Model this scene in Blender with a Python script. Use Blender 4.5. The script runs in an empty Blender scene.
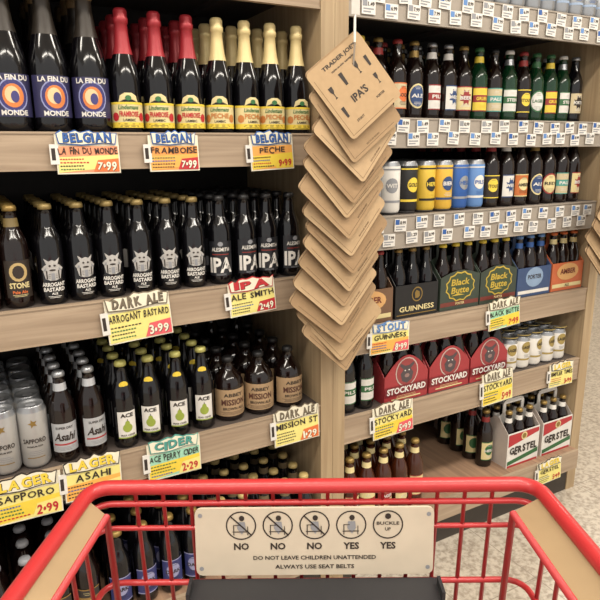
import bpy, math, random
from mathutils import Matrix, Vector
random.seed(7)
sc=bpy.context.scene
try: sc.view_settings.view_transform='Standard'
except Exception: pass
sin,cos,pi=math.sin,math.cos,math.pi
# ---------------------------------------------------------------- materials
def lin(h):
    h=h.lstrip('#'); o=[]
    for i in (0,2,4):
        c=int(h[i:i+2],16)/255
        o.append(c/12.92 if c<=.04045 else ((c+.055)/1.055)**2.4)
    return o
_m={}
def mat(hexc,rough=.5,metal=0.0,var=.10,scale=30.,coat=0.,name=None,bump=0.,emis=0.):
    key=(hexc,rough,metal,var,scale,coat,bump,emis)
    if key in _m: return _m[key]
    m=bpy.data.materials.new(name or 'mat_'+hexc); m.use_nodes=True
    nt=m.node_tree; b=nt.nodes['Principled BSDF']
    tc=nt.nodes.new('ShaderNodeTexCoord'); nz=nt.nodes.new('ShaderNodeTexNoise'); nz.inputs['Scale'].default_value=scale
    nt.links.new(tc.outputs['Object'],nz.inputs['Vector'])
    mx=nt.nodes.new('ShaderNodeMix'); mx.data_type='RGBA'
    c=lin(hexc)
    mx.inputs[6].default_value=[max(0,x*(1-var)) for x in c]+[1]
    mx.inputs[7].default_value=[min(1,x*(1+var)) for x in c]+[1]
    nt.links.new(nz.outputs['Fac'],mx.inputs[0]); nt.links.new(mx.outputs[2],b.inputs['Base Color'])
    b.inputs['Roughness'].default_value=rough; b.inputs['Metallic'].default_value=metal
    b.inputs['Coat Weight'].default_value=coat
    if bump:
        bp=nt.nodes.new('ShaderNodeBump'); bp.inputs['Strength'].default_value=bump; bp.inputs['Distance'].default_value=.002
        nt.links.new(nz.outputs['Fac'],bp.inputs['Height']); nt.links.new(bp.outputs['Normal'],b.inputs['Normal'])
    if emis:
        b.inputs['Emission Color'].default_value=c+[1]; b.inputs['Emission Strength'].default_value=emis
    _m[key]=m; return m
def woodmat(name,c1,c2,axis=0,rough=.65):
    m=bpy.data.materials.new(name); m.use_nodes=True; nt=m.node_tree; b=nt.nodes['Principled BSDF']
    tc=nt.nodes.new('ShaderNodeTexCoord'); mp=nt.nodes.new('ShaderNodeMapping')
    s=[60,60,60]; s[axis]=2.5; mp.inputs['Scale'].default_value=s
    nz=nt.nodes.new('ShaderNodeTexNoise'); nz.inputs['Scale'].default_value=1.; nz.inputs['Detail'].default_value=6; nz.inputs['Distortion'].default_value=.6
    rp=nt.nodes.new('ShaderNodeValToRGB'); rp.color_ramp.elements[0].position=.3; rp.color_ramp.elements[1].position=.72
    rp.color_ramp.elements[0].color=lin(c1)+[1]; rp.color_ramp.elements[1].color=lin(c2)+[1]
    nt.links.new(tc.outputs['Object'],mp.inputs[0]); nt.links.new(mp.outputs[0],nz.inputs['Vector'])
    nt.links.new(nz.outputs['Fac'],rp.inputs[0]); nt.links.new(rp.outputs[0],b.inputs['Base Color'])
    b.inputs['Roughness'].default_value=rough
    return m
WOOD=woodmat('wood_laminate','#8c7863','#aa967f',0)
WOODV=woodmat('wood_laminate_vertical','#978062','#b09a79',2)
SHELF=mat('#4e4540',.6,name='shelf_deck'); SHELFW=woodmat('wood_deck','#7d6350','#a08066',1)
METAL=mat('#968c80',.5,.1,name='shelf_channel'); DARK=mat('#1b1614',.7,name='back_panel')
BROWN=mat('#140a08',.12,coat=.2,name='brown_glass'); BLACKG=mat('#09080b',.11,coat=.2,name='black_glass')
GREENG=mat('#0b2e18',.12,coat=.2,name='green_glass'); AMBER=mat('#3d1a0a',.12,coat=.2,name='amber_glass')
WHITE=mat('#d3cfc8',.55); BLACK=mat('#141314',.5); RED=mat('#b0242a',.5); YEL=mat('#dcc040',.5)
GOLD=mat('#8f7540',.4,.5); SILV=mat('#a3a5a8',.32,.7); CREAM=mat('#d0c08c',.55); KRAFTD=mat('#5f4a34',.85)
KR=[mat(h,.9,var=.10,scale=70,name='kraft_board_'+h[1:],bump=.1) for h in ('#a68b69','#997e5e','#ad9270','#917657')]
KRAFT=KR[0]
BLUE=mat('#2a5494',.5); GREEN=mat('#33683b',.5); ORANGE=mat('#cf6a34',.5); INK=mat('#2b211b',.7)
PINK=mat('#d0565c',.5); TEAL=mat('#4a8f84',.5); PURP=mat('#3d3766',.5); GREY=mat('#85868a',.5); LBLUE=mat('#5a80b4',.5)
# ---------------------------------------------------------------- mesh builder
_t={}
def textdata(s,bold):
    k=(s,bold)
    if k in _t: return _t[k]
    cu=bpy.data.curves.new('t','FONT'); cu.body=s; cu.align_x='CENTER'; cu.align_y='CENTER'; cu.resolution_u=2; cu.offset=bold
    ob=bpy.data.objects.new('t',cu); sc.collection.objects.link(ob)
    dg=bpy.context.evaluated_depsgraph_get(); dg.update()
    me=bpy.data.meshes.new_from_object(ob.evaluated_get(dg))
    V=[(v.co.x,v.co.y) for v in me.vertices]; F=[tuple(p.vertices) for p in me.polygons]
    bpy.data.objects.remove(ob); bpy.data.meshes.remove(me); bpy.data.curves.remove(cu)
    if V:
        xs=[v[0] for v in V]; ys=[v[1] for v in V]; cx=(max(xs)+min(xs))/2; cy=(max(ys)+min(ys))/2
        V=[(x-cx,y-cy) for x,y in V]; w=max(xs)-min(xs); h=max(ys)-min(ys)
    else: w=h=1
    _t[k]=(V,F,w,h); return _t[k]
class MB:
    def __init__(s): s.V=[];s.F=[];s.fm=[];s.sm=[];s.mats=[]
    def mi(s,m):
        if m not in s.mats: s.mats.append(m)
        return s.mats.index(m)
    def add(s,V,F,m,smooth=False,M=None):
        o=len(s.V); i=s.mi(m)
        s.V+= [tuple(M@Vector(v)) for v in V] if M else V
        for f in F: s.F.append(tuple(a+o for a in f)); s.fm.append(i); s.sm.append(smooth)
    def merge(s,b,M=None):
        o=len(s.V)
        s.V+= [tuple(M@Vector(v)) for v in b.V] if M else b.V
        mp=[s.mi(m) for m in b.mats]
        for f,i,q in zip(b.F,b.fm,b.sm): s.F.append(tuple(a+o for a in f)); s.fm.append(mp[i]); s.sm.append(q)
    def box(s,x0,x1,y0,y1,z0,z1,m,M=None):
        V=[(x,y,z) for x in (x0,x1) for y in (y0,y1) for z in (z0,z1)]
        F=[(0,1,3,2),(4,6,7,5),(0,4,5,1),(2,3,7,6),(0,2,6,4),(1,5,7,3)]
        s.add(V,F,m,False,M)
    def lathe(s,prof,n=20,M=None):
        for i in range(len(prof)-1):
            r0,z0=prof[i][:2]; r1,z1=prof[i+1][:2]; m=prof[i+1][2]
            V=[];F=[]
            for k in range(n):
                a=2*pi*k/n; V.append((r0*cos(a),r0*sin(a),z0)); V.append((r1*cos(a),r1*sin(a),z1))
            for k in range(n):
                j=(k+1)%n; F.append((2*k,2*j,2*j+1,2*k+1))
            s.add(V,F,m,True,M)
    def prism(s,pts,y0,y1,m,M=None,side=None):
        n=len(pts); V=[(x,y0,z) for x,z in pts]+[(x,y1,z) for x,z in pts]
        s.add(V,[tuple(range(n)),tuple(range(2*n-1,n-1,-1))],m,False,M)
        s.add(V,[(i,i+n,(i+1)%n+n,(i+1)%n) for i in range(n)],side or m,False,M)
    def tube(s,pts,r,m,n=8,closed=False):
        P=[Vector(p) for p in pts]; N=len(P); rings=[]; up=None
        for i in range(N):
            a=P[i-1] if (i>0 or closed) else P[0]; b=P[(i+1)%N] if (i<N-1 or closed) else P[-1]
            t=(b-a).normalized()
            if up is None: up=Vector((0,0,1)) if abs(t.z)<.9 else Vector((1,0,0))
            e=t.cross(up).normalized(); g=e.cross(t).normalized(); up=g
            rings.append([tuple(P[i]+r*(cos(2*pi*k/n)*e+sin(2*pi*k/n)*g)) for k in range(n)])
        V=[v for R in rings for v in R]; F=[]
        for i in range(N if closed else N-1):
            j=(i+1)%N
            for k in range(n):
                l=(k+1)%n; F.append((i*n+k,i*n+l,j*n+l,j*n+k))
        if not closed: F+= [tuple(range(n)),tuple(range((N-1)*n,N*n))]
        s.add(V,F,m,True)
    def obj(s,name,origin=(0,0,0),parent=None,rotz=0):
        me=bpy.data.meshes.new(name); me.from_pydata(s.V,[],s.F)
        for m in s.mats: me.materials.append(m)
        me.polygons.foreach_set('material_index',s.fm); me.polygons.foreach_set('use_smooth',s.sm)
        me.update(); ob=bpy.data.objects.new(name,me); ob.location=origin; ob.rotation_euler=(0,0,rotz)
        sc.collection.objects.link(ob)
        if parent: ob.parent=parent
        return ob
def weldproto(b):
    d={};mp=[];NV=[]
    for v in b.V:
        k=(round(v[0],6),round(v[1],6),round(v[2],6))
        if k not in d: d[k]=len(NV); NV.append(v)
        mp.append(d[k])
    b.V=NV; NF=[];fm=[];sm=[]
    for f,i,q in zip(b.F,b.fm,b.sm):
        g=[]
        for a in f:
            a=mp[a]
            if a not in g: g.append(a)
        if len(g)>2: NF.append(tuple(g));fm.append(i);sm.append(q)
    b.F=NF;b.fm=fm;b.sm=sm; return b
def flat(y0=0.): return lambda x,z,o:(x,y0-o,z)
def cyl(r): return lambda x,z,o:((r+o)*sin(x/r),-(r+o)*cos(x/r),z)
def rect(mb,f,x0,x1,z0,z1,m,o=.0005,n=1):
    V=[];F=[]
    for i in range(n+1):
        x=x0+(x1-x0)*i/n; V+= [f(x,z0,o),f(x,z1,o)]
    for i in range(n): F.append((2*i,2*i+2,2*i+3,2*i+1))
    mb.add(V,F,m,n>1)
def poly(mb,f,pts,m,o=.0008,rings=1):
    cx=sum(p[0] for p in pts)/len(pts); cz=sum(p[1] for p in pts)/len(pts); n=len(pts)
    V=[f(cx,cz,o)];F=[]
    for r in range(1,rings+1):
        t=r/rings; V+= [f(cx+(x-cx)*t,cz+(z-cz)*t,o) for x,z in pts]
    for k in range(n):
        j=(k+1)%n; F.append((0,1+k,1+j))
        for r in range(1,rings): F.append((1+(r-1)*n+k,1+r*n+k,1+r*n+j,1+(r-1)*n+j))
    mb.add(V,F,m)
def disc(mb,f,cx,cz,rx,rz,m,o=.0008,n=18,rings=1):
    poly(mb,f,[(cx+rx*cos(2*pi*k/n),cz+rz*sin(2*pi*k/n)) for k in range(n)],m,o,rings)
def star(cx,cz,rx,rz,n=16,q=.8):
    return [(cx+rx*(1 if k%2 else q)*cos(pi*k/n),cz+rz*(1 if k%2 else q)*sin(pi*k/n)) for k in range(2*n)]
def txt(mb,f,s,cx,cz,h,m,o=.0012,w=None,bold=.02,rot=0,slant=0):
    V,F,tw,th=textdata(s,bold); sy=h/th; sx=(w/tw) if w else sy
    c,q=cos(rot),sin(rot); W=[]
    for x,y in V:
        x=x*sx+slant*y*sy; y=y*sy; W.append(f(cx+x*c-y*q,cz+x*q+y*c,o))
    mb.add(W,F,m)
def hand(mb,f,s,cx,cz,h,m,o,w,bold=.03,sh=None,seed=0):
    """hand lettered line: every letter slightly different in size, tilt and height"""
    rnd=random.Random(s+str(seed)); W=[(textdata(c,bold)[2] if c!=' ' else .35)+.10 for c in s]; T=sum(W); x=-w/2
    for c,cw in zip(s,W):
        ww=cw*w/T
        if c!=' ':
            r=rnd.uniform(-.13,.13); dz=rnd.uniform(-.08,.08)*h; hh=h*rnd.uniform(.9,1.12)*(.4 if c in ".'-" else 1)
            if sh: txt(mb,f,c,cx+x+ww/2+h*.05,cz+dz-h*.06,hh,sh,o,w=ww*.90,bold=bold+.015,rot=r)
            txt(mb,f,c,cx+x+ww/2,cz+dz,hh,m,o+.0005,w=ww*.86,bold=bold,rot=r)
        x+=ww
def lines(mb,f,x0,x1,z0,z1,k,m,o=.0012,n=3):
    for i in range(k):
        z=z0+(z1-z0)*(i+.5)/k; s=random.uniform(.6,1); c=(x0+x1)/2; rect(mb,f,c-(x1-x0)/2*s,c+(x1-x0)/2*s,z-.0005,z+.0005,m,o,n)
# ---------------------------------------------------------------- bottle prototypes
def longneck(g,cap,neck=None,n=18):
    b=MB(); nk=neck or g
    b.lathe([(0.,0,g),(.027,0,g),(.0303,.004,g),(.0305,.02,g),(.0305,.128,g),(.0292,.142,g),(.0245,.158,g),(.0185,.172,g),(.0160,.180,g),(.0142,.199,nk),(.0137,.203,g),(.0136,.214,g),(.0150,.2145,cap),(.0150,.221,cap),(.0125,.2265,cap),(0.,.2275,cap)],n)
    return weldproto(b)
def champ(g,foil,s=1.,n=20,top=None):
    t=top or foil; b=MB()
    P=[(0.,0,g),(.030,0,g),(.0345,.005,g),(.035,.02,g),(.035,.10,g),(.0335,.125,g),(.029,.148,g),(.0225,.17,g),(.0180,.19,foil),(.0152,.215,foil),(.0142,.235,foil),(.0165,.237,t),(.0168,.247,t),(.015,.25,t),(.0155,.262,t),(.012,.268,t),(0.,.269,t)]
    b.lathe([(r*s,z*s,m) for r,z,m in P],n); return weldproto(b)
def squat(g,lab,n=20):
    b=MB()
    b.lathe([(0.,0,g),(.038,0,g),(.0415,.005,g),(.042,.012,g),(.042,.098,g),(.040,.112,g),(.033,.128,g),(.022,.140,g),(.016,.150,g),(.0145,.165,g),(.0160,.166,BLACK),(.0160,.176,BLACK),(.012,.179,BLACK),(0.,.18,BLACK)],n)
    return weldproto(b)
def can(r,h,m,n=20):
    b=MB(); s=SILV
    b.lathe([(0.,.004,s),(r*.72,.004,s),(r*.78,0,s),(r*.9,.006,s),(r,.014,m),(r,h-.014,m),(r*.86,h-.003,s),(r*.86,h,s),(r*.8,h,s),(r*.78,h-.005,s),(0.,h-.005,s)],n)
    weldproto(b); b.add([(r*.3*cos(a)*1.2,r*.3*sin(a)-.004,h-.003) for a in [k*pi/5 for k in range(10)]],[tuple(range(10))],GREY)
    return b
def copy(b):
    c=MB(); c.merge(b); return c
def pair(base,art):
    f=copy(base); art(f,True); bk=copy(base); art(bk,False); return f,bk
def group(name,pr,xs,z,rows=5,y0=.05,pitch=.066,jit=.0018):
    f,b=pr; mb=MB(); cx=sum(xs)/len(xs)
    for x in xs:
        for r in range(rows):
            M=Matrix.Translation((x-cx+random.uniform(-jit,jit),r*pitch+random.uniform(-jit,jit),0))@Matrix.Rotation(random.uniform(-.35,.25) if r==0 else random.uniform(-.9,.9),4,'Z')
            mb.merge(f if r==0 else b,M)
    return mb.obj(name,(cx,y0,z))
R=.0305
def a_fin(b,d):
    r=.041; f=cyl(r); rect(b,f,-.050,.050,.030,.116,mat('#2c2a4c',.5),.0005,14)
    disc(b,f,0,.073,.031,.034,mat('#8b8fb8',.5),.0008,20,4); disc(b,f,0,.073,.028,.031,mat('#36326a',.5),.0010,20,4); disc(b,f,0,.072,.021,.024,mat('#c9753a',.5),.0013,18,4); disc(b,f,-.002,.074,.014,.017,mat('#d9b98c',.5),.0016,16,3)
    if d:
        disc(b,f,.003,.070,.008,.012,mat('#3c3870',.5),.0019,14,3)
        txt(b,f,'LA FIN DU',0,.108,.011,WHITE,.0018,w=.066,bold=.03); txt(b,f,'MONDE',0,.038,.011,WHITE,.0018,w=.052,bold=.03)
fin=champ(BLACKG,mat('#2c2620',.4,.3),1.175,top=mat('#6b5637',.6)); fin_pr=pair(fin,a_fin)
def a_lam(c,word):
    def a(b,d):
        r=.035; f=cyl(r); rect(b,f,-.050,.050,.010,.066,CREAM,.0005,14); rect(b,f,-.050,.050,.010,.022,YEL,.0008,14); rect(b,f,-.050,.050,.061,.066,YEL,.0008,14)
        poly(b,f,[(-.022,.066),(.022,.066),(.018,.080),(.008,.086),(-.008,.086),(-.018,.080)],CREAM,.0009,3)
        for q in (-1,1): disc(b,f,q*.032,.034,.009,.010,c,.0011,8,2)
        if d:
            txt(b,f,'Lindemans',0,.055,.010,GREEN,.0014,w=.046,slant=.2); txt(b,f,word,0,.040,.012,c,.0014,w=.044,bold=.03); txt(b,f,'LAMBIC',0,.027,.006,INK,.0014); disc(b,f,0,.075,.007,.006,GREEN,.0014,8,2); lines(b,f,-.03,.03,.011,.020,3,INK,.0014)
    return a
fram=champ(BLACKG,mat('#94252d',.4,.2),1.0); fram_pr=pair(fram,a_lam(RED,'FRAMBOISE'))
pech=champ(BLACKG,mat('#cdb984',.45,.15),1.0); pech_pr=pair(pech,a_lam(mat('#b9763a',.5),'PECHE'))
def a_stone(b,d):
    f=cyl(R); rect(b,f,-.030,.030,.024,.108,mat('#2a211a',.5),.0005,10)
    disc(b,f,0,.082,.019,.021,mat('#b39a68',.5),.0009,16,3)
    if d:
        disc(b,f,0,.082,.012,.015,INK,.0014,12,2); txt(b,f,'STONE',0,.052,.013,CREAM,.0012,w=.042,bold=.03); txt(b,f,'Pale Ale',0,.037,.007,ORANGE,.0012); lines(b,f,-.02,.02,.026,.032,2,CREAM)
stone_pr=pair(longneck(BROWN,GOLD,mat('#6a5a34',.5)),a_stone)
DG=mat('#a9a6a2',.5)
def a_ab(b,d):
    f=cyl(R)
    poly(b,f,[(-.016,.060),(-.020,.078),(-.024,.083),(-.017,.090),(-.012,.093),(-.017,.107),(-.007,.100),(0,.103),(.007,.100),(.017,.107),(.012,.093),(.017,.090),(.024,.083),(.020,.078),(.016,.060),(.006,.056),(-.006,.056)],DG,.0009,3)
    if d:
        for q in (-1,1):
            disc(b,f,q*.005,.090,.0026,.0022,INK,.0016,8); rect(b,f,q*.0125-.0013,q*.0125+.0013,.060,.079,INK,.0016); poly(b,f,[(q*.020,.078),(q*.014,.086),(q*.013,.080)],GREY,.0016)
        disc(b,f,0,.080,.007,.0022,INK,.0016,8); rect(b,f,-.0035,.0035,.058,.073,GREY,.0016)
        for k in range(3): rect(b,f,-.009,.009,.062+.004*k,.0628+.004*k,INK,.0018)
        txt(b,f,'ARROGANT',0,.047,.0095,WHITE,.0012,w=.050,bold=.035); txt(b,f,'BASTARD',0,.0355,.0095,WHITE,.0012,w=.046,bold=.035); txt(b,f,'ALE',0,.026,.0055,WHITE,.0012,bold=.03)
        lines(b,f,-.018,.018,.015,.021,2,WHITE)
ab_pr=pair(longneck(BLACKG,mat('#8a7648',.45,.4),BLACKG),a_ab)
def a_ipa(b,d):
    f=cyl(R); rect(b,f,-.034,.034,.022,.112,mat('#1a1b20',.4),.0005,12)
    if d:
        txt(b,f,'IPA',0,.050,.040,WHITE,.0014,w=.060,bold=.035); txt(b,f,'ALESMITH',0,.091,.010,WHITE,.0014,w=.046); disc(b,f,0,.105,.007,.006,GREY,.001,10)
        rect(b,f,-.022,.022,.077,.079,mat('#8f3029',.5),.0012,6); lines(b,f,-.02,.02,.023,.028,2,GREY)
    else: rect(b,f,-.02,.02,.04,.065,GREY,.0009,6)
ipa_pr=pair(longneck(BLACKG,BLACK,BLACKG),a_ipa)
canS=mat('#aba9a6',.38,.45)
def a_sap(b,d):
    f=cyl(.033); poly(b,f,star(0,.118,.011,.011,5,.45),GOLD,.0008,2)
    if d:
        txt(b,f,'SAPPORO',0,.074,.012,INK,.0012,w=.052); txt(b,f,'PREMIUM BEER',0,.060,.004,INK,.0012); rect(b,f,-.02,.02,.030,.032,GOLD,.0008,6); lines(b,f,-.02,.02,.036,.05,3,GREY)
sap_pr=pair(can(.033,.158,canS),a_sap)
def a_asa(b,d):
    f=cyl(R); rect(b,f,-.034,.034,.028,.102,mat('#b4b6b9',.4,.35),.0005,12)
    if d:
        txt(b,f,'Asahi',0,.068,.021,INK,.0012,w=.048,slant=.25,bold=.03); rect(b,f,-.028,.028,.046,.050,mat('#9c2d2f',.5),.0009,8); txt(b,f,'SUPER DRY',0,.091,.006,INK,.0012); lines(b,f,-.02,.02,.032,.042,3,GREY)
asa_pr=pair(longneck(BROWN,SILV,mat('#b4b6b9',.4,.35)),a_asa)
PG=mat('#8c9a3c',.5)
def a_pear(b,d):
    f=cyl(R); rect(b,f,-.024,.024,.028,.100,WHITE,.0005,10); disc(b,f,0,.056,.012,.012,PG,.0009,14,3); disc(b,f,0,.067,.006,.009,PG,.0010,12,2)
    poly(b,cyl(.018),[(.010*cos(k*pi/6),.168+.010*sin(k*pi/6)) for k in range(12)],YEL,.0035,2)
    if d: txt(b,f,'ACE',0,.090,.011,INK,.0012,w=.032,bold=.04); txt(b,f,'PEAR CIDER',0,.036,.005,INK,.0012,w=.036); rect(b,f,-.0008,.0008,.075,.080,INK,.0016); rect(b,f,-.024,.024,.028,.031,PG,.001,8)
pear_pr=pair(longneck(BLACKG,mat('#a9a45e',.4,.2),BLACKG),a_pear)
def a_sq(b,d):
    f=cyl(.042); rect(b,f,-.060,.060,.016,.094,mat('#a28665',.7),.0005,16)
    if d: txt(b,f,'ABBEY',0,.078,.010,INK,.0012,w=.055); txt(b,f,'MISSION',0,.057,.018,mat('#4d2a1e',.6),.0012,w=.07,bold=.03); txt(b,f,'BROWN ALE',0,.038,.008,INK,.0012); lines(b,f,-.04,.04,.019,.030,3,INK,.001,8)
sq_pr=pair(squat(BROWN,KRAFT),a_sq)
def a_gen(c1,c2,word,tc=INK,shape='disc'):
    def a(b,d):
        f=cyl(R)
        if shape=='oval':
            disc(b,f,0,.068,.029,.036,c1,.0006,20,5); disc(b,f,0,.068,.025,.031,c2,.0010,20,4)
        else:
            rect(b,f,-.031,.031,.030,.104,c1,.0005,10)
            if shape=='disc': disc(b,f,0,.072,.019,.022,c2,.0009,16,3)
            elif shape=='band': rect(b,f,-.031,.031,.058,.080,c2,.0009,10)
            else: poly(b,f,star(0,.07,.022,.026,8,.6),c2,.0009,3)
            rect(b,f,-.031,.031,.030,.033,c2,.0009,8); rect(b,f,-.031,.031,.101,.104,c2,.0009,8)
        if d: txt(b,f,word,0,.069,.011,tc,.0014,w=.040,bold=.03); lines(b,f,-.018,.018,.040,.052,3,tc,.0014); lines(b,f,-.012,.012,.086,.096,2,tc,.0014)
    return a
def gen(g,cap,neck,*k): return pair(longneck(g,cap,neck,16),a_gen(*k))
# ---------------------------------------------------------------- room
H=1.38
def plainbox(name,x0,x1,y0,y1,z0,z1,m):
    cx,cy,cz=(x0+x1)/2,(y0+y1)/2,(z0+z1)/2
    b=MB(); b.box(x0-cx,x1-cx,y0-cy,y1-cy,z0-cz,z1-cz,m); return b.obj(name,(cx,cy,cz))
fl=bpy.data.materials.new('speckled_tile'); fl.use_nodes=True; nt=fl.node_tree; b_=nt.nodes['Principled BSDF']
tc=nt.nodes.new('ShaderNodeTexCoord'); n1=nt.nodes.new('ShaderNodeTexNoise'); n1.inputs['Scale'].default_value=70; n1.inputs['Detail'].default_value=4
rp=nt.nodes.new('ShaderNodeValToRGB'); rp.color_ramp.elements[0].position=.35; rp.color_ramp.elements[1].position=.6
rp.color_ramp.elements[0].color=lin('#928678')+[1]; rp.color_ramp.elements[1].color=lin('#bdb3a4')+[1]
bk=nt.nodes.new('ShaderNodeTexBrick'); bk.offset=0; bk.inputs['Scale'].default_value=1; bk.inputs['Brick Width'].default_value=.305; bk.inputs['Row Height'].default_value=.305; bk.inputs['Mortar Size'].default_value=.0015
bk.inputs['Mortar'].default_value=lin('#857a6e')+[1]
nt.links.new(tc.outputs['Object'],n1.inputs['Vector']); nt.links.new(tc.outputs['Object'],bk.inputs['Vector']); nt.links.new(n1.outputs['Fac'],rp.inputs[0])
nt.links.new(rp.outputs[0],bk.inputs['Color1']); nt.links.new(rp.outputs[0],bk.inputs['Color2']); nt.links.new(bk.outputs['Color'],b_.inputs['Base Color']); b_.inputs['Roughness'].default_value=.3
plainbox('floor',-4,7,-4,4,-.1,0,fl)
plainbox('ceiling',-4,7,-4,4,3.4,3.5,mat('#d8d4cc',.8))
plainbox('wall_back',-4,7,4,4.1,0,3.4,mat('#b9ad9c',.8)); plainbox('wall_right',7,7.1,-4,4,0,3.4,mat('#b9ad9c',.8))
# ---------------------------------------------------------------- shelving
XL0,XP0,XP1,XR1=-.36,.853,.937,2.04
DEP=.48
plainbox('shelving_back_panel',XL0-.09,XR1+.05,DEP,DEP+.03,0,2.35,DARK)
plainbox('shelving_upright',XL0-.09,XL0,0,DEP,0,2.35,WOODV)
up=MB(); hz=1.175; hw=(XP1-XP0)/2
up.box(-hw,-.0006,-.004-.24,.24,-hz,hz,WOODV); up.box(.0006,hw,-.004-.24,.24,-hz,hz,WOODV); up.box(-.0006,.0006,-.235,.24,-hz,hz,DARK)
up.obj('shelving_upright',((XP0+XP1)/2,.24,hz))
plainbox('shelving_upright',XR1,XR1+.05,-.004,DEP,0,2.35,WOODV)
LS=[('a',.430,.084,WOOD),('b',.043,.082,WOOD),('c',-.338,.088,WOOD),('d',-.735,.088,WOOD)]
RS=[('a',.423,.085,METAL),('b',.088,.085,METAL),('c',-.19,.10,METAL),('d',-.518,.085,WOOD),('e',-.80,.088,WOOD)]
def shelf(xa,xb,z,t,m):
    b=MB(); cx=(xa+xb)/2; w=(xb-xa)/2-.0005
    b.box(-w,w,.012,DEP-.0005,-.030,-.0006,SHELF); b.box(-w,w,0,.012,-t,-.0006,m); b.box(-w,w,-.0025,0,-t,-t+.004,m); b.box(-w,w,-.0025,0,-.005,-.0006,m)
    for q in (-.7,0,.7): b.box(q*w-.01,q*w+.01,.03,DEP-.01,-.045,-.030,SHELF)
    b.obj('beer_shelf',(cx,0,z))
for k,z,t,m in LS: shelf(XL0,XP0,z+H,t,m)
for k,z,t,m in RS: shelf(XP1,XR1,z+H,t,m)
for a,c in ((XL0,XP0),(XP1,XR1)):
    b=MB(); w=(c-a)/2-.0005; b.box(-w,w,-.03,DEP-.0005,-.03,-.0006,SHELFW); b.box(-w,w,-.042,-.03,-.08,-.0006,WOOD); b.box(-w,w,0,.012,-.2,-.03,mat('#3a332d',.6)); b.obj('base_shelf',((a+c)/2,0,.20))
plainbox('shelving_top_cap',XL0-.09,XR1+.05,0,DEP,2.351,2.38,WOOD)
zl=[z+H for _,z,_,_ in LS]; zr=[z+H for _,z,_,_ in RS]; ZB=.20
# ---------------------------------------------------------------- products: left bay
group('corked_ale_bottles',fin_pr,[-.216,-.133,-.050,.033,.116,.199,.282],zl[1],4,.06,.088)
group('raspberry_lambic_bottles',fram_pr,[.361,.437,.513],zl[1],5,.055,.078)
group('peach_lambic_bottles',pech_pr,[.589,.663,.737,.811],zl[1],5,.055,.078)
group('pale_ale_bottles',stone_pr,[-.247,-.180,-.113,-.047,.020,.087],zl[2],6,.045,.068)
group('strong_ale_bottles',ab_pr,[.157,.226,.295,.364,.433,.502],zl[2],6,.045,.068)
group('india_pale_ale_bottles',ipa_pr,[.575,.642,.709,.777],zl[2],6,.045,.068)
group('lager_cans',sap_pr,[-.258,-.190,-.122,-.054,.014,.078],zl[3],6,.05,.070)
group('lager_bottles',asa_pr,[.146,.216],zl[3],6,.045,.068)
group('pear_cider_bottles',pear_pr,[.292,.363,.434,.505],zl[3],6,.045,.068)
group('squat_ale_bottles',sq_pr,[.591,.684,.777],zl[3],4,.065,.092)
g1=gen(BLACKG,GOLD,BLACKG,mat('#33386a',.5),mat('#8f8fb0',.5),'DARK',INK,'disc')
g2=gen(BROWN,GREY,BROWN,mat('#322c2a',.5),mat('#8f6f3a',.5),'STOUT',CREAM,'band')
g3=gen(BLACKG,mat('#b09a62',.5,.1),mat('#5f5038',.5),mat('#3b2a26',.5),mat('#7d6a52',.5),'ALE',INK,'oval')
group('bomber_beer_bottles',g1,[.591,.684,.777],zl[3],1,.435,.09)
group('dark_beer_bottles',g2,[-.25+.068*i for i in range(7)],ZB,6,.01,.072)
group('dark_beer_bottles',g1,[.24+.068*i for i in range(4)],ZB,6,.01,.072)
group('dark_beer_bottles',g3,[.53+.068*i for i in range(5)],ZB,6,.01,.072)
# ---------------------------------------------------------------- products: right bay
MR=mat('#8c2a28',.5); MG=mat('#2f5f38',.5); NAVY=mat('#27406c',.5); BEI=mat('#c0b08c',.5); MO=mat('#b8662f',.5)
spec=[(BROWN,GOLD,None,MR,CREAM,'RED',INK,'oval'),(BROWN,MR,None,BEI,ORANGE,'BOCK',INK,'disc'),(BROWN,SILV,WHITE,WHITE,MR,'PILS',WHITE,'band'),(BROWN,GOLD,MR,CREAM,MG,'HELL',WHITE,'disc'),(BROWN,BLACK,None,BEI,TEAL,'PALE',WHITE,'band'),
(BROWN,GOLD,GOLD,CREAM,NAVY,'ALE',WHITE,'oval'),(GREENG,MG,MG,MG,WHITE,'LAGER',MG,'oval'),(BROWN,SILV,WHITE,WHITE,NAVY,'WEISS',WHITE,'star'),(BROWN,GOLD,None,CREAM,MR,'BEER',WHITE,'star'),(BROWN,MR,MR,INK,YEL,'STOUT',INK,'disc'),
(GREENG,WHITE,SILV,WHITE,MG,'STEIN',WHITE,'band'),(BROWN,YEL,None,MO,CREAM,'AMBER',INK,'disc'),(BLACKG,SILV,None,BEI,INK,'PORTER',WHITE,'star'),(GREENG,MG,YEL,YEL,MR,'GRUEN',YEL,'band')]
protos=[gen(*s) for s in spec]
for i,k in enumerate([0,11,3,1,5,2,7,8,13,4,10,9,6,13,10,12]):
    group('craft_beer_bottles',protos[k],[.983+.0675*i],zr[1],5,.11,.07)
def a_can(c2,word,tc=WHITE):
    def a(b,d):
        f=cyl(.033); disc(b,f,0,.085,.020,.022,c2,.0008,16,3); rect(b,f,-.04,.04,.035,.042,c2,.0008,12); rect(b,f,-.04,.04,.130,.134,c2,.0008,12)
        if d: txt(b,f,word,0,.085,.012,tc,.0013,w=.034,bold=.03); lines(b,f,-.015,.015,.046,.058,3,tc,.0013)
    return a
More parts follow.
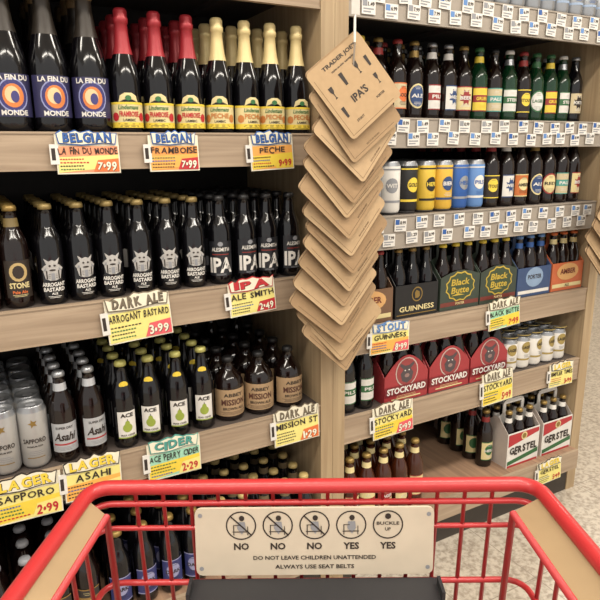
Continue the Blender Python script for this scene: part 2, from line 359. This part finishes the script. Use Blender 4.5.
cans=[pair(can(.033,.155,WHITE),a_can(GREY,'WIT')),pair(can(.033,.155,SILV),a_can(WHITE,'PALE',INK)),pair(can(.033,.155,BLACK),a_can(YEL,'GOLD',INK)),
 pair(can(.033,.155,mat('#d0ae3c',.4,.1)),a_can(BLACK,'HEFE',YEL)),pair(can(.033,.155,mat('#d2a83c',.4,.1)),a_can(NAVY,'BIER')),pair(can(.033,.155,LBLUE),a_can(WHITE,'PILS',BLUE)),pair(can(.033,.155,mat('#2f5aa0',.4,.2)),a_can(SILV,'HELL',BLUE)),pair(can(.033,.155,WHITE),a_can(MR,'ROT'))]
seq=[7,1,0,2,3,4,6,5]
for i,k in enumerate(seq): group('tall_beer_cans',cans[k],[.985+.069*i],zr[2],6,.05,.070)
for i in range(7): group('import_beer_bottles',protos[[9,7,11,5,0,4,8][i]],[1.540+.0685*i],zr[2],6,.05,.07)
lc=pair(can(.033,.122,SILV),a_can(mat('#8fa0b8',.4),'LITE',BLUE))
group('light_beer_cans',lc,[.985+.068*i for i in range(16)],zr[0],5,.05,.07)
def sixpack(main,art,bproto,w=.172,d=.124,hb=.105,ht=.224,arch=0.0,side=None):
    b=MB(); t=.002; s=side or main
    def arc(h): return [(-w/2,0)]+[(w/2,0)]+[(w/2-w*k/12, h+arch*sin(pi*k/12)) for k in range(13)]
    b.prism(arc(hb),-d/2,-d/2+t,main); b.prism(arc(hb),d/2-t,d/2,main)
    for q in (-1,1):
        b.prism([(-d/2+t,0),(d/2-t,0),(d/2-t,hb),(.012,hb+.05),(-.012,hb+.05),(-d/2+t,hb)],-t/2,t/2,s,Matrix.Translation((q*(w/2-t/2),0,0))@Matrix.Rotation(pi/2,4,'Z'))
    b.box(-w/2+t,w/2-t,-d/2+t,d/2-t,.0,t,s)
    hh=ht-.055
    b.prism([(-w/2+t,0),(w/2-t,0),(w/2-t,hb+.045),(w/2-.03,hh),(-w/2+.03,hh),(-w/2+t,hb+.045)],-t,t,main)
    for q in (-1,1): b.box(min(q*.042,q*(w/2-.03)),max(q*.042,q*(w/2-.03)),-t,t,hh,ht-.018,main)
    b.prism([(-w/2+.03,ht-.018),(w/2-.03,ht-.018),(w/2-.036,ht-.006),(w/2-.05,ht),(-w/2+.05,ht),(-w/2+.036,ht-.006)],-t,t,main)
    for ix in (-1,0,1):
        for iy in (-1,1): b.merge(bproto,Matrix.Translation((ix*.0555*(w/.172),iy*.0313*(d/.128),t+.0005)))
    art(b,flat(-d/2)); return b
def slim(pr):
    c=MB(); c.merge(pr,Matrix.Diagonal((.88,.88,.95,1))); return c
nb=lambda g,c,n=None: slim(longneck(g,c,n,12))
def packs(name,pk,xs,z,rows=2,y0=.08,pitch=.14):
    mb=MB(); cx=sum(xs)/len(xs)
    for x in xs:
        for r in range(rows): mb.merge(pk,Matrix.Translation((x-cx,r*pitch,0)))
    return mb.obj(name,(cx,y0,z))
def art_g(b,f):
    txt(b,f,'GUINNESS',0,.028,.017,CREAM,w=.14); disc(b,f,0,.072,.022,.024,GOLD); disc(b,f,0,.072,.018,.020,BLACK,.0012)
    poly(b,f,[(-.008,.060),(-.010,.078),(-.004,.086),(.008,.080),(.010,.066),(.004,.060)],GOLD,.0016); rect(b,f,-.08,.08,.008,.011,GOLD)
def art_b(b,f):
    MY=mat('#b79c3a',.5)
    rect(b,f,-.084,.084,.012,.026,mat('#6a2f26',.5)); poly(b,f,star(0,.076,.066,.052,12,.90),MY); poly(b,f,star(0,.076,.061,.047,12,.90),mat('#38452c',.5),.0012); txt(b,f,'Black',0,.091,.022,MY,.0018,w=.080,bold=.025,slant=.15); txt(b,f,'Butte',0,.064,.022,MY,.0018,w=.078,bold=.025,slant=.15); txt(b,f,'PORTER',0,.019,.008,CREAM,.0018)
    poly(b,f,[(-.04,.046),(-.01,.053),(.02,.046)],MY,.0016)
def art_o(b,f):
    disc(b,f,0,.070,.06,.032,mat('#c99a62',.5)); txt(b,f,'AMBER',0,.072,.020,mat('#6a2a1c',.5),.0016,w=.085,bold=.03); rect(b,f,-.08,.08,.012,.026,CREAM); txt(b,f,'ALE',0,.019,.01,INK,.0014)
def art_u(b,f):
    disc(b,f,0,.068,.045,.036,mat('#7f95b0',.5)); txt(b,f,'PORTER',0,.07,.016,INK,.0016,w=.07); rect(b,f,-.08,.08,.01,.022,WHITE)
def art_s(b,f):
    disc(b,f,0,.098,.046,.050,mat('#b5a59c',.6)); disc(b,f,0,.098,.042,.046,mat('#8c3a3a',.5),.0012)
    poly(b,f,[(-.020,.070),(-.026,.094),(-.014,.108),(-.030,.122),(-.026,.130),(-.008,.120),(.008,.120),(.026,.130),(.030,.122),(.014,.108),(.026,.094),(.020,.070),(0,.060)],mat('#4a4042',.6),.0016)
    for q in (-1,1): disc(b,f,q*.008,.104,.003,.0025,WHITE,.002,8)
    disc(b,f,0,.086,.010,.007,mat('#8a6e68',.6),.002,12)
    rect(b,f,-.088,.088,.024,.056,mat('#6e1c22',.5),.0020); txt(b,f,'STOCKYARD',0,.040,.022,WHITE,.0026,w=.160,bold=.035); rect(b,f,-.06,.06,.008,.012,CREAM); lines(b,f,-.05,.05,.013,.022,2,CREAM,.001,1)
def art_ge(b,f):
    poly(b,f,[(-.082,.135),(.082,.135),(.082,.118),(-.082,.086)],mat('#a62a30',.5),.001); poly(b,f,[(-.082,.010),(-.082,.026),(.082,.050),(.082,.032)],MG,.001); hand(b,f,'GERSTEL',0,.066,.032,INK,.0016,.150,bold=.04); disc(b,f,.0,.118,.016,.016,CREAM,.0016); disc(b,f,.0,.118,.011,.011,GOLD,.002); rect(b,f,-.082,.082,0,.008,mat('#a62a30',.5))
pk_g=sixpack(BLACK,art_g,nb(BLACKG,GOLD)); pk_b=sixpack(mat('#333d33',.5),art_b,nb(BROWN,YEL),arch=.02,hb=.110); pk_o=sixpack(mat('#b8603a',.5),art_o,nb(BROWN,ORANGE,CREAM)); pk_u=sixpack(mat('#34486c',.5),art_u,nb(BROWN,LBLUE,BLUE))
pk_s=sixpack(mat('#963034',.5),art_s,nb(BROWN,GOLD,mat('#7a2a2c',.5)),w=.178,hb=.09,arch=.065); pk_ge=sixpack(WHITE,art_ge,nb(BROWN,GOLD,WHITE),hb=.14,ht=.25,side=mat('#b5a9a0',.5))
pk_r=sixpack(mat('#6d503a',.5),art_o,nb(BROWN,MR))
packs('dark_beer_six_packs',pk_r,[1.04],zr[3]); packs('stout_six_packs',pk_g,[1.222],zr[3]); packs('porter_six_packs',pk_b,[1.405,1.583],zr[3]); packs('blue_six_packs',pk_u,[1.762],zr[3]); packs('amber_ale_six_packs',pk_o,[1.942],zr[3])
group('pilsner_bottles',gen(BLACKG,SILV,WHITE,WHITE,MG,'PILS',WHITE,'band'),[.978,1.046],zr[4],5,.05,.068)
packs('red_ale_six_packs',pk_s,[1.192,1.378,1.564],zr[4])
lcw=pair(can(.033,.122,WHITE),a_can(mat('#a08c52',.4,.3),'LAGER',INK))
group('white_lager_cans',lcw,[1.69+.067*i for i in range(5)],zr[4],5,.05,.068)
group('golden_lager_bottles',gen(AMBER,GOLD,CREAM,CREAM,MR,'LAGER',WHITE,'band'),[.975+.066*i for i in range(5)],ZB,5,.02,.07)
group('amber_beer_bottles',protos[3],[1.625],ZB,4,.07,.07)
packs('lager_six_packs',pk_ge,[1.758,1.950],ZB,3,.06)
# ---------------------------------------------------------------- hand-lettered signs
YB=mat('#ddd07c',.6); CARD=mat('#dcd5bf',.6)
def sign(x,ztop,w,h,head,hc,sub,bc,price,pc,y=-.0035):
    b=MB(); f=flat(-.003); rnd=random.Random(sub); hs=rnd.uniform(.84,.96)
    b.box(-w/2,w/2,-.003,0,-h,0,CARD)
    rect(b,f,-w/2+.003,w/2-.003,-h+.003,-h*.30,YB if bc is YEL else bc,.0006)
    poly(b,f,[(-w/2+.003,-h*.58),(w/2-.003,-h*.52),(w/2-.003,-h*.84),(-w/2+.003,-h+.003)],rnd.choice([YEL,YB,mat('#e0a34c',.6)]),.0012)
    poly(b,f,[(w*.06,-h+.004),(w/2-.003,-h+.003),(w/2-.003,-h*.62),(w*.14,-h*.66)],pc,.0016)
    dark=pc in (RED,ORANGE,PINK)
    hand(b,f,price,w*.28,-h*.82,h*.22,CARD if dark else RED,.0022,w*.32,bold=.03,sh=INK if dark else None)
    hand(b,f,sub,0,-h*.42,h*.17,INK,.0018,min(w*.94,len(sub)*h*.17),bold=.02)
    cols=[RED,INK,BLUE,INK,GREEN]
    for k in range(4):
        L=rnd.uniform(.36,.5)*w; x0=-w*.45; z=-h*(.63+.085*k); n=9; c=rnd.choice(cols)
        for j in range(n):
            xa=x0+L*j/n; rect(b,f,xa,xa+L/n*.7,z-h*.018+rnd.uniform(0,.01)*h,z+h*.018,c,.0020)
    n=13; w_=w*hs; T=[(-w_*.50,-h*.24),(-w_*.1,-h*.29),(w_*.3,-h*.23),(w_*.49,-h*.27)]; r=[rnd.uniform(-.05,.06)-.07*abs(2*k/n-1) for k in range(n+1)]
    P=T+[(w_*.53-w_*1.06*k/n, h*(.11+r[k])) for k in range(n+1)]
    b.prism(P,-.0065,-.0045,hc if hc is not YEL else INK); P2=[(px*.965,-h*.09+(pz+h*.09)*.84) for px,pz in P]; b.prism(P2,-.0075,-.0065,CARD)
    hand(b,flat(-.0075),head,0,-h*.085,h*.235,hc,.0003,w_*.86,bold=.045,sh=INK)
    b.box(-w*.5-.012,-w*.5+.006,-.0045,-.0005,-h*.75,-h*.25,WHITE)
    rect(b,flat(-.0045),-w*.5-.009,-w*.5-.001,-h*.65,-h*.35,INK,.0004)
    o=b.obj('shelf_sign',(x,y,ztop)); o.rotation_euler=(-.05,rnd.uniform(-.06,.04),0); return o
L1,L2,L3=[LS[i][1]+H for i in (1,2,3)]
BW=mat('#6d6250',.5)
sign(.254,L1-.006,.134,.084,'BELGIAN',BLUE,'LA FIN DU MONDE',mat('#e0906a',.6),'7.99',ORANGE)
sign(.448,L1-.007,.120,.082,'BELGIAN',BLUE,'FRAMBOISE',mat('#e2964e',.6),'7.99',RED)
sign(.703,L1-.006,.122,.086,'BELGIAN',BLUE,'PECHE',mat('#e2a04e',.6),'9.99',YEL)
sign(.335,L2+.000,.156,.106,'DARK ALE',BW,'ARROGANT BASTARD',YEL,'3.99',PINK)
sign(.636,L2+.004,.134,.088,'IPA',RED,'ALE SMITH',YEL,'2.49',RED)
sign(.045,L3-.002,.155,.105,'LAGER',YEL,'SAPPORO',YEL,'2.99',YB)
sign(.197,L3+.006,.135,.100,'LAGER',YEL,'ASAHI',YEL,'1.99',YB)
sign(.402,L3+.004,.142,.100,'CIDER',TEAL,'ACE PERRY CIDER',mat('#94c4aa',.6),'2.29',YB)
sign(.768,L3+.008,.148,.103,'DARK ALE',BW,'MISSION ST',YEL,'1.29',ORANGE)
sign(1.100,RS[3][1]+H-.002,.150,.092,'STOUT',LBLUE,'GUINNESS',YEL,'8.99',PINK)
sign(1.59,RS[3][1]+H+.008,.150,.097,'DARK ALE',BW,'BLACK BUTTE',mat('#94c4a0',.6),'7.99',YEL)
sign(1.12,RS[4][1]+H+.010,.160,.106,'DARK ALE',BW,'STOCKYARD',YEL,'5.99',PINK)
sign(1.585,RS[4][1]+H+.030,.150,.116,'DARK ALE',BW,'STOCKYARD',YEL,'5.99',YB)
sign(1.93,RS[4][1]+H-.002,.135,.090,'LAGER',YEL,'SIMPLER TIMES',YEL,'3.99',YB)
sign(1.86,.205,.135,.090,'LAGER',YEL,'GERSTEL',YEL,'5.99',YB,y=-.0455)
# ---------------------------------------------------------------- price tags
def tags(z,t,xs0,xs1,seed):
    rnd=random.Random(seed); b=MB(); x=xs0; k=0
    while x<xs1:
        zc=(-t*.27 if k%2==0 else -t*.70)+rnd.uniform(-.003,.003); r=Matrix.Rotation(rnd.uniform(-.06,.06),4,'Y'); M=Matrix.Translation((x,-.0006*(k%2),zc))@r@Matrix.Diagonal((1.16,1,1.16,1))
        b.box(-.019,.019,-.002,0,-.016,.016,WHITE,M)
        g=lambda X,Z,o,M=M:tuple(M@Vector((X,-.002-o,Z)))
        rect(b,g,-.017,-.004,.001,.014,rnd.choice([BLUE,LBLUE,LBLUE,GREY]),.0004)
        txt(b,g,rnd.choice(['7.99','1.49','8.99','1.29','6.99']),.007,.006,.009,INK,.0006,w=.018,bold=.03); rect(b,g,-.015,.014,-.006,-.003,GREY,.0004); rect(b,g,-.015,.006,-.012,-.009,GREY,.0004)
        x+=rnd.uniform(.030,.048); k+=1
    return b.obj('price_tags',(0,-.003,z))
tags(RS[0][1]+H,RS[0][2],XP1+.03,XR1-.03,1); tags(RS[1][1]+H,RS[1][2],XP1+.03,XR1-.03,2); tags(RS[2][1]+H,RS[2][2],XP1+.03,XR1-.03,3)
# ---------------------------------------------------------------- hanging cardboard carriers
def glassicon(b,f,cx,cz,s,m,o,rot,kind):
    P={0:[(-.3,1),(.3,1),(.2,-.6),(-.2,-.6)],1:[(-.35,1),(.35,1),(.3,.4),(.06,.0),(.06,-.5),(.25,-.7),(-.25,-.7),(-.06,-.5),(-.06,0),(-.3,.4)]}[kind]
    c,q=cos(rot),sin(rot); V=[f(cx+(x*c-y*q)*s,cz+(x*q+y*c)*s,o) for x,y in P]; b.add(V,[tuple(range(len(P)))],m)
def hanger(name,X,Y,Z,n,side=.190,step=.0485,text=True,seed=3,first=True):
    b=MB(); rnd=random.Random(seed)
    for i in range(n):
        a=math.radians(42+rnd.uniform(-7,7)); h=side/2*rnd.uniform(.97,1.04); rr=.012; P=[]
        if i==0 and first: a=math.radians(36)
        for q,(sx,sz) in enumerate([(1,-1),(1,1),(-1,1),(-1,-1)]):
            for k in range(4):
                an=-pi/2+q*pi/2+k*pi/6; P.append((sx*(h-rr)+rr*cos(an),sz*(h*.98-rr)+rr*sin(an)))
        R_=Matrix.Translation((.014*sin(i*1.1)+rnd.uniform(-.006,.006),i*.0065,-i*step+rnd.uniform(-.005,.005)))@Matrix.Rotation(-.23+rnd.uniform(-.04,.04),4,'X')@Matrix.Rotation(rnd.uniform(-.08,.08),4,'Z')@Matrix.Rotation(-a,4,'Y')
        K=KR[i%4]
        b.prism(P,-.0014,.0006,K,R_,side=KRAFTD); b.prism(P,.0036,.0052,KR[(i+1)%4],R_@Matrix.Translation((.003,0,.004)),side=KRAFTD)
        F=lambda x,z,o,R_=R_:tuple(R_@Vector((x,-.0014-o,z)))
        hh=h*.90
        for (xa,xb,za,zb) in ((-hh,hh*.8,-hh,-hh+.0010),(-hh,-hh+.0010,-hh,hh*.8)): rect(b,F,xa,xb,za,zb,KRAFTD,.0004)
        if i>0 and text:
            txt(b,F,'RECYCLED BOARD',-hh*.1,-hh+.007,.004,KRAFTD,.0005,w=.05)
        if text and i==0:
            rot=math.radians(30)-a+.1
            txt(b,F,"TRADER JOE'S",.010,.074,.013,INK,.0006,w=.120,rot=rot,bold=.03)
            txt(b,F,"mix-a-six sampler",.01,.058,.007,INK,.0006,w=.085,rot=rot)
            for gx,gz,s_,kd in ((-.062,.018,.018,1),(-.016,.026,.020,0),(.035,.026,.018,1),(.070,.022,.017,0),(-.066,-.035,.017,0),(.064,-.024,.016,1)): glassicon(b,F,gx,gz,s_,INK,.0006,rot,kd)
            txt(b,F,"IPA'S",-.002,-.020,.020,INK,.0006,w=.054,rot=rot,bold=.03); txt(b,F,"PORTER",.045,-.056,.006,INK,.0006,rot=rot); txt(b,F,"STOUT",-.04,-.066,.006,INK,.0006,rot=rot)
    b.tube([(0,.006,.10),(0,.006,.36),(0,.03,.39),(0,-Y-.006,.39)],.003,mat('#cfcac2',.4))
    b.tube([(0,.0045,.10),(0,n*.0065,-n*step+.02)],.002,mat('#cfcac2',.4))
    b.box(-.012,.012,-.001,.001,.16,.34,mat('#bdb8b0',.4),Matrix.Translation((0,.004,0)))
    return b.obj(name,(X,Y,Z))
hanger('hanging_cardboard_carriers',.862,-.150,H+.148,14)
hanger('hanging_cardboard_carriers',2.000,-.120,H-.13,6,side=.16,step=.048,text=False,seed=9,first=False)
# ---------------------------------------------------------------- shopping cart
CR=mat('#b02c2e',.4,coat=.15,name='cart_red'); TAN=mat('#98805f',.65,name='cart_bumper_tan'); BLKP=mat('#232326',.5,name='cart_black')
c=MB(); zr_=.955
def rim(z,wn,wf,fn,ff,rad=.05,r=.011,m=CR):
    P=[]
    for cx,cy,a0 in ((wf-rad,ff-rad,0),(-wf+rad,ff-rad,pi/2),(-wn+rad,fn+rad,pi),(wn-rad,fn+rad,1.5*pi)):
        for k in range(6):
            a=a0+k*pi/10; P.append((cx+rad*cos(a),cy+rad*sin(a),z))
    c.tube(P,r,m,10,True)
def ring(z):
    t=(zr_-z)/.50; return (.335-.05*t,.290-.05*t,-.08+.10*t,.700-.07*t)
for z,r in ((zr_,.0098),(zr_-.022,.0042),(zr_-.055,.0035),(zr_-.13,.004),(zr_-.26,.004),(zr_-.38,.004),(zr_-.48,.007)):
    wn,wf,fn,ff=ring(z); rim(z,wn,wf,fn,ff,.026,r)
T=ring(zr_); B=ring(zr_-.48)
def wire(p,q,r=.0028): c.tube([p,q],r,CR,6)
n=15
for k in range(1,n):
    s=-1+2*k/n; wire((s*T[1]*.93,T[3],zr_),(s*B[1]*.93,B[3],zr_-.48)); wire((s*T[0]*.93,T[2],zr_),(s*B[0]*.93,B[2],zr_-.48))
    wire((s*B[1]*.93,B[3],zr_-.48),(s*B[0]*.93,B[2],zr_-.48))
for k in range(1,19):
    t=k/19
    for q in (-1,1): wire((q*(T[0]+(T[1]-T[0])*t),T[2]+(T[3]-T[2])*t,zr_),(q*(B[0]+(B[1]-B[0])*t),B[2]+(B[3]-B[2])*t,zr_-.48))
for k in range(1,12):
    t=k/12; w_=B[0]+(B[1]-B[0])*t; y_=B[2]+(B[3]-B[2])*t; wire((-w_,y_,zr_-.48),(w_,y_,zr_-.48))
# tan flange strips just inside the side rims, edged with a thin red rail
for q,wd2,f0 in ((1,.034,-.02),(-1,.022,-.02)):
    def lat(f): return .335+(.290-.335)*(f+.08)/.78-.009
    V=[(q*lat(f0),f0,.952),(q*lat(.672),.672,.952),(q*(lat(.672)-wd2),.664,.938),(q*(lat(f0)-wd2),f0,.938)]
    V2=[(x,y,z-.006) for x,y,z in V]; c.add(V+V2,[(0,1,2,3),(4,5,6,7),(0,1,5,4),(1,2,6,5),(2,3,7,6),(3,0,4,7)],TAN)
    c.tube([(V[2][0],V[2][1],.936),(V[3][0],V[3][1],.936)],.0045,CR,8)
    c.tube([(V[2][0],V[2][1],.936),(q*(lat(.672)-wd2-.012),.655,.70)],.0045,CR,8)
SX=.000; SY=.700-.020
Ms=Matrix.Translation((SX,SY,.943))@Matrix.Rotation(-.10,4,'X')
Fs=lambda x,z,o:tuple(Ms@Vector((x,-.002-o,z)))
PL=mat('#c2b6a2',.5,name='sign_plate')
P=[]
for q,(sx,sz) in enumerate([(1,-1),(1,1),(-1,1),(-1,-1)]):
    for k in range(4):
        an=-pi/2+q*pi/2+k*pi/6; P.append((sx*(.153-.008)+.008*cos(an),-.052+sz*(.046-.008)+.008*sin(an)))
c.prism(P,-.002,.002,PL,Ms)
for i,wd_ in enumerate(['NO','NO','NO','YES','YES']):
    cx=-.094+.047*i; n_=24
    V=[];F=[]
    for k in range(n_):
        a=2*pi*k/n_; V+= [Fs(cx+.0195*cos(a),-.029+.0195*sin(a),.0006),Fs(cx+.0178*cos(a),-.029+.0178*sin(a),.0006)]
    for k in range(n_): j=(k+1)%n_; F.append((2*k,2*j,2*j+1,2*k+1))
    c.add(V,F,INK)
    if i==4:
        txt(c,Fs,'BUCKLE',cx,-.027,.0045,INK,.0008,w=.029); txt(c,Fs,'UP',cx,-.035,.0045,INK,.0008); disc(c,Fs,cx,-.0175,.004,.004,INK,.0008,10)
    else:
        disc(c,Fs,cx+.001,-.019,.0035,.0038,INK,.0008,10); poly(c,Fs,[(cx-.004,-.024),(cx+.005,-.024),(cx+.006,-.033),(cx+.001,-.041),(cx-.005,-.033)],GREY,.0008)
        rect(c,Fs,cx-.011,cx+.010,-.038,-.0368,INK,.0009); rect(c,Fs,cx-.010,cx-.0088,-.042,-.028,INK,.0009); rect(c,Fs,cx+.008,cx+.009,-.042,-.030,INK,.0009); rect(c,Fs,cx-.009,cx-.002,-.029,-.028,INK,.0009)
    if i<3:
        c.add([Fs(cx-.0142,-.0165,.0011),Fs(cx-.013,-.015,.0011),Fs(cx+.0142,-.0415,.0011),Fs(cx+.013,-.043,.0011)],[(0,1,2,3)],INK)
    txt(c,Fs,wd_,cx,-.0575,.0095,INK,.0008,bold=.03)
txt(c,Fs,'DO NOT LEAVE CHILDREN UNATTENDED',0,-.0735,.0056,INK,.0008,w=.158); txt(c,Fs,'ALWAYS USE SEAT BELTS',0,-.086,.0056,INK,.0008,w=.102)
for q in (-1,1):
    for z in (-.015,-.088): disc(c,Fs,q*.146,z,.003,.003,GREY,.0008,8)
Mb=Matrix.Translation((SX,SY-.026,.842))
c.box(-.158,.158,-.012,.012,-.30,0,BLKP,Mb); c.box(-.158,.158,-.03,-.012,-.010,0,BLKP,Mb); c.box(-.14,.14,-.016,-.012,-.26,-.03,mat('#35353a',.5),Mb)
for q in (-1,1): c.box(q*.157-.002,q*.157+.002,-.03,.0,-.03,.012,BLKP,Mb)
c.tube([(-.335,-.05,zr_),(-.335,-.14,1.0),(-.32,-.16,1.005),(.32,-.16,1.005),(.335,-.14,1.0),(.335,-.05,zr_)],.013,CR,10)
for q in (-1,1):
    c.tube([(q*.31,-.05,.95),(q*.29,-.02,.48),(q*.27,.0,.16),(q*.24,.58,.16),(q*.22,.60,.48)],.012,CR,10)
    for fy in (.02,.56):
        X_=q*(.268 if fy<.3 else .242); c.box(X_-.004,X_+.004,fy-.02,fy+.02,.10,.15,GREY); c.box(X_-.018,X_-.014,fy-.012,fy+.012,.05,.11,GREY); c.box(X_+.014,X_+.018,fy-.012,fy+.012,.05,.11,GREY); c.box(X_-.018,X_+.018,fy-.012,fy+.012,.10,.115,GREY)
        Mw=Matrix.Translation((X_,fy,.055))@Matrix.Rotation(pi/2,4,'Y'); c.lathe([(0.,-.012,GREY),(.03,-.012,GREY),(.05,-.012,BLKP),(.055,-.008,BLKP),(.055,.008,BLKP),(.05,.012,BLKP),(.03,.012,GREY),(0.,.012,GREY)],20,Mw)
for fy in (.05,.2,.35,.5): c.tube([(-.26+.04*(fy>.3),fy,.16),(.26-.04*(fy>.3),fy,.16)],.006,CR,6)
YAW=math.radians(29)
c.obj('shopping_cart',(.016*cos(YAW),-1.42-.016*sin(YAW),0),rotz=-YAW)
# ---------------------------------------------------------------- lights
def area(name,loc,sx,sy,e,col=(1,.93,.82)):
    l=bpy.data.lights.new(name,'AREA'); l.shape='RECTANGLE'; l.size=sx; l.size_y=sy; l.energy=e; l.color=col
    o=bpy.data.objects.new(name,l); o.location=loc; sc.collection.objects.link(o); return o
EM=mat('#fff8ee',.5,emis=3.0)
for i,(x,y) in enumerate([(-.9,-1.3),(1.8,-1.3),(-.9,-3.2),(1.8,-3.2),(4.6,-1.3),(4.6,1.6)]):
    b=MB(); b.box(-1.2,1.2,-.16,.16,-.02,.06,WHITE); b.box(-1.17,1.17,-.13,.13,-.026,-.02,EM); b.obj('ceiling_light',(x,y,3.34))
    area('tube_lamp',(x,y,3.30),2.3,.26,60)
w=bpy.data.worlds.new('World'); sc.world=w; w.use_nodes=True; w.node_tree.nodes['Background'].inputs[0].default_value=(1,.965,.92,1); w.node_tree.nodes['Background'].inputs[1].default_value=.95
# ---------------------------------------------------------------- camera
cam=bpy.data.cameras.new('camera'); cam.lens=36; cam.sensor_width=36; co=bpy.data.objects.new('camera',cam)
Rm=Matrix.Rotation(-YAW,4,'Z')@Matrix.Rotation(math.radians(90-14.04),4,'X')@Matrix.Rotation(math.radians(-.5),4,'Z')
co.location=(0,-1.42,H); co.rotation_euler=Rm.to_euler(); sc.collection.objects.link(co); sc.camera=co; cam.clip_start=.02
